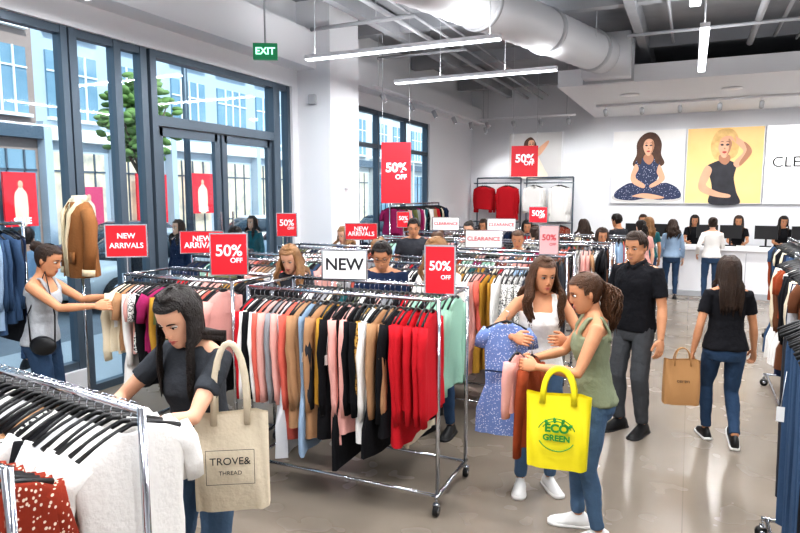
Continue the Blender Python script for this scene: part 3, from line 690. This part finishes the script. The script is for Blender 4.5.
e=empty('blue_floral_dress',(-1.07,3.97,1.34),math.radians(15)); g=MB(); garment(g,Matrix.Diagonal((.75,.9,.88,1)),'dress',FB['bflor'],random.Random(3),1)
for sg in(-1,1): g.tube([(sg*.12,0,-.11),(sg*.16,0,-.17),(sg*.17,.01,-.23)],[(.03,.04),(.03,.045),(.025,.045)],10,FB['bflor'],hint=(0,1,0))
g.tube([(-.135,-.035,-.38),(0,-.05,-.385),(.135,-.035,-.38)],[(.006,.01)]*3,6,FB['navy'])
g.obj('dress',e)
e=empty('coral_top_on_hanger',(-.92,3.66,1.2),math.radians(70)); g=MB(); garment(g,Matrix.Diagonal((.42,.7,.62,1)),'blouse',FB['pink'],random.Random(9),1); g.obj('garment',e)
e=empty('rust_blouse_on_hanger',(-.84,3.72,1.2),math.radians(75)); g=MB(); garment(g,Matrix.Diagonal((.55,.9,.98,1)),'blouse',FB['rust'],random.Random(8),1); g.obj('garment',e)
def bag(name,x,y,z,w,h,d,rz,m,hh,hm_,wide=.5,taper=.0,hn=None):
    e=empty(name,(x,y,z),rz); b=MB(); rs=[]
    for i in range(9):
        t=i/8; ww=w/2*(1+taper*(t-.5)*2); dd=d/2*(1-.45*t)+.012*math.sin(t*5); r=[]
        for j in range(40):
            a=2*math.pi*j/40; c,s=math.cos(a),math.sin(a)
            r.append((ww*math.copysign(abs(c)**.35,c),dd*math.copysign(abs(s)**.45,s)+.006*math.sin(9*c+6*t),-h/2+h*t+.006*math.sin(5*c)*(t)))
        rs.append(r)
    b.rings(rs,m,False); b.poly([V(p) for p in rs[0]],m)
    for s in(-1,1):
        pts=[]
        for q in range(13):
            a=math.pi*q/12; pts.append((-wide*w/2*math.cos(a),s*d*.27*(1-math.sin(a)*.8),h/2-.05+(hh+.05)*math.sin(a)**.7))
        b.tube(pts,[hn or (.004,.013)]*13,8,hm_,hint=(0,1,0))
    b.obj('bag',e); return e
CANV=F('canvas_natural','#d6c9b2'); 
e=bag('tote_bag',-1.74,2.02,.99,.31,.42,.1,.55,CANV,.30,CANV,.45)
text(e,'TROVE&',.045,(0,-.064,.015),PRINTK); text(e,'THREAD',.025,(0,-.066,-.035),PRINTK)
b=MB()
for x0,z0,sx_,sz_ in((-.1,0,.002,.15),(.1,0,.002,.15),(0,.075,.2,.002),(0,-.075,.2,.002)): b.box((x0,-.064,z0-.01),(sx_,.001,sz_),PRINTK)
b.obj('print_frame',e,False)
YEL=mat('bag_yellow','#ead91d',.5,bump=.15,bscale=12); GRN=mat('print_green','#2f8f3a',.6)
e=bag('shopping_bag',-.63,3.5,.78,.35,.42,.14,.1,YEL,.15,YEL,.5,.04,hn=(.004,.016))
text(e,'ECO',.065,(0,-.084,.035),GRN,bold=.003); text(e,'GREEN',.048,(0,-.087,-.02),GRN,bold=.002)
b=MB()
for rr,a0,a1 in((.105,.35,2.8),(.105,3.6,5.8),(.088,.5,2.6)): b.tube([(rr*math.cos(a0+(a1-a0)*q/16),-.086,.0+rr*.9*math.sin(a0+(a1-a0)*q/16)) for q in range(17)],.003,5,GRN)
for a in (.7,1.2,1.7,2.2): b.ell((.095*math.cos(a),-.085,.085*math.sin(a)),(.018,.003,.009),GRN,Matrix.Rotation(-a,3,'Y'),8,6)
b.obj('print_leaf_ring',e)
KR=mat('kraft_paper','#b08456',.8,bump=.1,bscale=10)
e=bag('paper_bag',.0,5.66,.55,.29,.38,.13,.25,KR,.1,KR,.45,0,hn=(.004,.005)); text(e,'ceren',.045,(0,-.07,.02),PRINTK)
b=MB(); b.ell((0,0,0),(.11,.04,.08),BLACK,None,18,10); b.tube([(-.1,0,.03),(-.12,.02,.25),(-.02,.12,.58),(.1,.02,.25),(.1,0,.03)],.006,6,BLACK); o=b.obj('crossbody_bag'); o.location=(-4.62,3.18,.93); o.rotation_euler=(0,0,.4)

# ---------- counter
e=empty('checkout_counter',(1.7,14.75,0)); b=MB()
b.box((0,0,.5),(7.4,.66,.96),WHITE); b.box((0,-.02,1.02),(7.5,.76,.07),WHITE); b.box((0,-.335,.06),(7.4,.02,.12),GREY)
for i in range(6): b.box((-3.1+i*1.24,-.332,.53),(.012,.008,.82),GREY)
b.obj('body',e,False,bevel=.008)
def monitor(x,y,rz):
    e=empty('pos_monitor',(x,y,1.055),rz); b=MB()
    b.box((0,0,.01),(.2,.16,.02),BLACK); b.tube([(0,.02,.02),(0,.03,.22)],.02,8,BLACK); b.box((0,0,.3),(.42,.035,.28),BLACK); b.box((0,.019,.3),(.39,.004,.25),mat('screen','#6f8fa6',.2,emit=.6))
    b.obj('monitor',e,False,bevel=.005)
for x in(-1.1,-.5,.35,.8,1.45,2.1): monitor(x,14.85,R.uniform(-.3,.3))
# ---------- lightbox posters
def smooth(pts,n=6):
    o=[];L=len(pts)
    for i in range(L):
        p0,p1,p2,p3=[V((*pts[(i+k)%L],0)) for k in(-1,0,1,2)]
        for j in range(n):
            t=j/n; q=.5*((2*p1)+(-p0+p2)*t+(2*p0-5*p1+4*p2-p3)*t*t+(-p0+3*p1-3*p2+p3)*t**3); o.append((q.x,q.y))
    return o
def pm_(n,c,em=.35,c2=None,scale=6,kind='n',th=.35): return mat('poster_'+n,c,.6,emit=em,kind=kind if c2 else None,c2=c2,scale=scale,th=th)
def poster(name,x0,x1,z0,z1,bg,shapes):
    e=empty(name,((x0+x1)/2,YB-.05,(z0+z1)/2)); w,h=x1-x0,z1-z0; b=MB(); b.box((0,.0,0),(w,.08,h),WHITE); b.obj('lightbox',e,False)
    b=MB(); b.box((0,-.042,0),(w-.03,.004,h-.03),bg)
    for i,(pts,m) in enumerate(shapes):
        b.poly([((p[0]-.5)*w,-.046-.0008*i,(.5-p[1])*h) for p in smooth(pts)],m)
    b.obj('print',e,False); return e
sk=pm_('skin','#d8ab8d',.35,'#c08c72',3); sks=pm_('skin_shade','#ad7b60',.35,'#9a6c53',4); dk=pm_('darkhair','#2c1a13',.3,'#5d3d2b',9); nv=pm_('navy','#2a3350',.35,'#c3c8d8',26,'floral',.2); bk=pm_('black','#17171a',.3,'#3a3a42',5); bl=pm_('blonde','#a87d45',.35,'#e2c285',8); gd=pm_('gold','#d9a861',.35,'#f0d49c',.8); lg=pm_('lightgrey','#dcdbd9',.4,'#c6c4c2',1); wh=pm_('white','#f4f4f4',.6); lp=pm_('lips','#a8403c'); cr=pm_('cream','#e8dfd2',.35,'#c9bba8',4); gs_=pm_('floor_shade','#b6b3b0')
def face(cx,cy,w,h):
    return [([(cx-w,cy-h*.4),(cx-w*.6,cy-h),(cx+w*.6,cy-h),(cx+w,cy-h*.4),(cx+w*.85,cy+h*.35),(cx+w*.3,cy+h),(cx-w*.3,cy+h),(cx-w*.85,cy+h*.35)],sk),
     ([(cx+w*.5,cy-h*.7),(cx+w,cy-h*.3),(cx+w*.8,cy+h*.4),(cx+w*.3,cy+h*.95),(cx+w*.6,cy+h*.2)],sks),
     ([(cx-w*.65,cy-h*.15),(cx-w*.4,cy-h*.25),(cx-w*.12,cy-h*.12),(cx-w*.4,cy-h*.05)],bk),([(cx+w*.65,cy-h*.15),(cx+w*.4,cy-h*.25),(cx+w*.12,cy-h*.12),(cx+w*.4,cy-h*.05)],bk),
     ([(cx-w*.7,cy-h*.38),(cx-w*.4,cy-h*.48),(cx-w*.12,cy-h*.38),(cx-w*.4,cy-h*.42)],dk),([(cx+w*.7,cy-h*.38),(cx+w*.4,cy-h*.48),(cx+w*.12,cy-h*.38),(cx+w*.4,cy-h*.42)],dk),
     ([(cx-w*.12,cy+h*.22),(cx,cy+h*.1),(cx+w*.14,cy+h*.24),(cx,cy+h*.28)],sks),
     ([(cx-w*.35,cy+h*.52),(cx,cy+h*.45),(cx+w*.35,cy+h*.52),(cx,cy+h*.66)],lp)]
poster('fashion_lightbox_poster',-1.87,-.18,1.92,3.74,lg,[
 ([(0.02,.9),(.3,.84),(.7,.84),(.98,.9),(.9,.97),(.5,.99),(.1,.97)],gs_),
 ([(.4,.08),(.5,.03),(.61,.06),(.68,.18),(.68,.33),(.73,.45),(.64,.5),(.5,.42),(.38,.52),(.29,.46),(.34,.33),(.34,.18)],dk),
 ([(.33,.43),(.42,.38),(.58,.38),(.67,.45),(.66,.6),(.64,.72),(.78,.72),(.93,.8),(.96,.92),(.7,.95),(.5,.93),(.3,.96),(.07,.93),(.06,.84),(.22,.73),(.34,.7),(.33,.57)],nv),
 ([(.46,.33),(.55,.33),(.58,.4),(.52,.47),(.44,.4)],sks)]+face(.505,.225,.078,.115)+[
 ([(.33,.46),(.38,.52),(.34,.64),(.47,.74),(.45,.79),(.3,.72),(.27,.62)],sk),([(.66,.47),(.71,.55),(.74,.68),(.58,.78),(.54,.75),(.66,.66),(.63,.57)],sk),
 ([(.3,.9),(.45,.86),(.62,.88),(.75,.92),(.6,.94),(.42,.92)],sk),
 ([(.42,.08),(.51,.04),(.6,.07),(.65,.18),(.64,.36),(.66,.46),(.6,.42),(.59,.25),(.56,.14),(.49,.12),(.44,.17),(.42,.3),(.41,.45),(.36,.44),(.36,.3),(.37,.15)],dk)])
poster('fashion_lightbox_poster',-.15,1.5,1.92,3.74,gd,[
 ([(.36,.1),(.44,.03),(.58,.03),(.66,.12),(.68,.28),(.62,.4),(.4,.42),(.32,.26)],bl),
 ([(.27,.52),(.36,.46),(.45,.43),(.56,.43),(.66,.5),(.64,.66),(.68,.84),(.72,1.0),(.34,1.0),(.36,.8),(.33,.66)],bk),
 ([(.44,.36),(.56,.36),(.58,.43),(.52,.49),(.44,.44)],sks)]+face(.5,.25,.088,.14)+[
 ([(.27,.5),(.35,.55),(.31,.68),(.29,.76),(.44,.84),(.6,.88),(.58,.92),(.38,.9),(.2,.82),(.19,.68)],sk),
 ([(.63,.5),(.7,.52),(.84,.36),(.82,.26),(.66,.14),(.58,.08),(.54,.12),(.68,.25),(.74,.33),(.64,.44)],sk),
 ([(.84,.36),(.82,.26),(.74,.2),(.78,.31),(.7,.46),(.72,.5)],sks),
 ([(.4,.1),(.5,.04),(.61,.08),(.64,.2),(.57,.12),(.46,.14),(.42,.24),(.41,.38),(.37,.4),(.35,.22)],bl)])
e=poster('brand_lightbox_poster',1.53,3.6,1.92,3.74,wh,[])
text(e,'CLEO STYLE',.34,(.03,-.05,.05),PRINTK)
poster('fashion_wall_poster',-4.59,-3.15,2.6,3.8,pm_('pale','#d5d3d2',.15,'#c2bfbd',1),[
 ([(.3,.2),(.42,.1),(.52,.25),(.52,.5),(.4,.48),(.3,.42)],dk)]+face(.43,.27,.06,.1)+[
 ([(.25,.5),(.42,.42),(.55,.52),(.68,.8),(.72,1),(.2,1),(.28,.75)],cr),([(.52,.5),(.6,.5),(.75,.25),(.72,.2),(.5,.42)],sk),([(.25,.52),(.3,.52),(.3,.85),(.22,.85)],sk)])

# ---------- exterior
boxobj('street_pavement',(-40,-25,-.16),(XL-.2,45,-.06),mat('asphalt','#8c9096',.9,kind='n',c2='#7c8086',scale=3))
boxobj('sidewalk',(-8.2,-25,-.06),(XL-.2,45,-.01),mat('sidewalk_concrete','#b9bcc0',.9))
FA=mat('facade_stone','#b4c0cc',.8); FA2=mat('facade_brick','#a08c84',.9); FA3=mat('facade_pale','#c8c8c6',.85)
FG=mat('facade_glass','#4f7489',.15,metal=.3,kind='n',c2='#a3c0d0',scale=.6); FL=mat('shop_interior_glow','#ffe4bd',.5,emit=.7,kind='n',c2='#44606f',scale=2.2)
def building(y0,y1,x,H,m,gw,gh,sg):
    e=empty('city_building',(x,0,0)); b=MB(); g=MB(); b.box((-3,(y0+y1)/2,H/2-.06),(6,y1-y0,H),m)
    n=int((y1-y0)/gw); k=int((H-4.4)/gh)
    for i in range(n):
        yc=y0+(i+.5)*(y1-y0)/n
        for j in range(k):
            g.box((.03,yc,4.4+gh*(j+.45)),(.1,gw*.76,gh*.76),FG)
            for q in(-.19,0,.19): b.box((.1,yc+q*gw,4.4+gh*(j+.45)),(.06,.05,gh*.76),SWHITE)
            b.box((.12,yc,4.4+gh*(j+.05)),(.2,gw*.8,.1),SWHITE)
            b.box((.1,yc,4.4+gh*(j+.6)),(.05,gw*.76,.05),SWHITE)
        g.box((.05,yc,1.9),(.12,gw*.84,3.2),R.choice((FL,FL,FG)))
        for q in(-.25,0,.25): b.box((.13,yc+q*gw,1.9),(.05,.05,3.2),FRAME)
        b.box((.13,yc,2.9),(.05,gw*.84,.06),FRAME)
        b.box((.2,yc-gw/2,2.2),(.35,.26,4.4),m)
    b.box((.15,(y0+y1)/2,4.05),(.4,y1-y0,.4),sg); b.obj('facade',e,False); g.obj('glazing',e,False)
building(-22,4.2,-18.5,16,FA,2.6,2.7,SWHITE); building(4.2,13,-18.5,20,FA2,2.2,2.6,FRAME); building(13,26,-18.5,14,FA,2.4,2.7,SWHITE); building(26,44,-18.5,18,FA3,2.6,2.8,FRAME)
PK=mat('billboard_pink','#c23a64',.6,emit=.15)
for y,z,w,h,m in((6.4,1.9,.9,1.6,RED),(9.4,2.0,1.0,1.9,PK),(2.6,2.2,1.1,1.0,RED),(12.0,2.0,1.0,1.6,RED),(17,2,1.4,1.8,RED),(14.3,1.6,1.1,1.6,PK),(19.6,2.2,1.3,1.6,RED),(0.4,2.2,1.0,1.6,SWHITE)):
    e=empty('storefront_poster',(-18.02,y,z)); b=MB(); b.box((0,0,0),(.08,w,h),m)
    b.poly([(.045,w*(q[0]-.5)*.8,h*(.5-q[1])) for q in smooth([(.4,.3),(.5,.22),(.6,.3),(.75,.45),(.7,.95),(.3,.95),(.25,.45)])],FB['cream'] if m!=SWHITE else FB['navy'])
    b.ell((.05,0,h*.28),(.01,h*.05,h*.07),SKIN['light'])
    b.obj('panel',e,False)
    text(e,'SALE',.26,(.06,0,-h*.4),PRINTW if m!=SWHITE else PRINTR,rz=math.pi/2,bold=.01)
def car(x,y,m):
    e=empty('parked_car',(x,y,-.06)); b=MB(); rs=[]
    for yy,w,z0,z1 in((-2.2,.7,.35,.6),(-2.1,.84,.28,.78),(-1.5,.9,.24,.9),(-.6,.9,.24,.95),(.8,.9,.24,.96),(1.7,.88,.26,.92),(2.15,.82,.3,.8),(2.22,.7,.36,.6)):
        rs.append([(w*math.copysign(abs(math.cos(a))**.5,math.cos(a)),yy,(z0+z1)/2+(z1-z0)/2*math.copysign(abs(math.sin(a))**.5,math.sin(a))) for a in[2*math.pi*q/20 for q in range(20)]])
    b.rings(rs,m); rs=[]
    for z,w,a0,a1 in((.9,.84,-1.15,1.9),(1.1,.78,-.85,1.7),(1.35,.68,-.45,1.35),(1.44,.55,-.2,1.1)):
        rs.append([(w*math.copysign(abs(math.cos(a))**.5,math.cos(a)),(a0+a1)/2+(a1-a0)/2*math.copysign(abs(math.sin(a))**.5,math.sin(a)),z) for a in[2*math.pi*q/20 for q in range(20)]])
    b.rings(rs[:3],mat('car_glass','#27323c',.1)); b.rings(rs[2:],m)
    for sx in(-1,1):
        for yy in(-1.35,1.4): b.tube([(sx*.7,yy,.33),(sx*.92,yy,.33)],.33,20,BLACK); b.tube([(sx*.9,yy,.33),(sx*.935,yy,.33)],.2,14,CHROME)
        b.box((sx*.6,-2.17,.62),(.3,.06,.12),SWHITE); b.box((sx*.6,2.18,.65),(.3,.06,.12),RED)
    b.obj('bodywork',e)
for y,c in((-.5,'#dfe3e6'),(4.6,'#3c4a5c'),(9.6,'#e4e4e4'),(15.5,'#9fb0be'),(21,'#34404c')): car(-10.6,y,mat('car_paint'+c,c,.25,metal=.2))
for y,c in((1.5,'#e8e8e8'),(7.5,'#a32328'),(12.6,'#48545f'),(18.5,'#e8e8e8')): car(-14.6,y,mat('car_paint'+c,c,.25,metal=.2))
for i,(x,y,hd) in enumerate(((-7.2,6.6,10),(-7.5,7.6,170),(-7.3,4.9,20),(-7.7,2.6,180),(-7.2,12.4,0),(-7.6,9.6,180),(-7.8,11.2,20))):
    person('pedestrian',x,y,hd,1.72,male=i%2==0,hair='short' if i%2==0 else 'long',hc='dark',tm=FB[('coal','navy','sky','black','red','teal','cream')[i]],hi=False,top='long')
for y in(1.4,8.9,14):
    e=empty('street_lamp',(-8.5,y,-.06)); b=MB(); b.tube([(0,0,0),(0,0,4.5),(-.3,0,4.9),(-.9,0,5)],[.08,.05,.04,.04],10,FRAME); b.box((-1.05,0,5),(.5,.18,.08),FRAME); b.obj('post',e)
LEAF=mat('tree_leaves','#5d7d45',.8,kind='n',c2='#8aa860',scale=5,bump=.5,bscale=9); BARK=mat('tree_bark','#6b5a4a',.9)
for y in(3.4,11.6):
    e=empty('street_tree',(-12.6,y,-.06)); b=MB(); b.tube([(0,0,0),(.03,.05,1.5),(0,0,3.4)],[.12,.09,.06],10,BARK)
    rt_=random.Random(int(y*10))
    for q in range(5):
        a=q*1.25; b.tube([(0,0,2.6),(math.cos(a)*.5,math.sin(a)*.5,3.6),(math.cos(a)*.9,math.sin(a)*.9,4.3)],[.05,.03,.015],6,BARK)
    for q in range(260):
        a=rt_.uniform(0,6.28); r=rt_.uniform(.2,1.2); z=rt_.uniform(3.1,5.1); r*=1-abs(z-4)/1.8
        b.ell((math.cos(a)*r,math.sin(a)*r,z),(.16,.14,.07),LEAF,Matrix.Rotation(rt_.uniform(-.8,.8),3,'X'),6,4)
    b.obj('tree',e)

# ---------- world, sun, camera
w=bpy.data.worlds.new('sky'); sc.world=w; w.use_nodes=True; bg=w.node_tree.nodes['Background']; bg.inputs[0].default_value=(.74,.87,1,1); bg.inputs[1].default_value=1.7
l=bpy.data.lights.new('sun','SUN'); l.energy=3.6; l.angle=.05; l.color=(1,.97,.92); o=bpy.data.objects.new('sun',l); sc.collection.objects.link(o); o.rotation_euler=V((-.75,.25,-.6)).to_track_quat('-Z','Y').to_euler(); o.location=(0,0,20)
cam=bpy.data.cameras.new('camera'); cam.lens=27.9; cam.sensor_width=36; co=bpy.data.objects.new('camera',cam); sc.collection.objects.link(co)
co.location=(0,0,2.12); co.rotation_euler=(math.radians(90-6.54),0,math.radians(25)); sc.camera=co
sc.view_settings.view_transform='Standard'; sc.view_settings.exposure=0
try: sc.view_settings.look='Medium High Contrast'
except Exception: pass
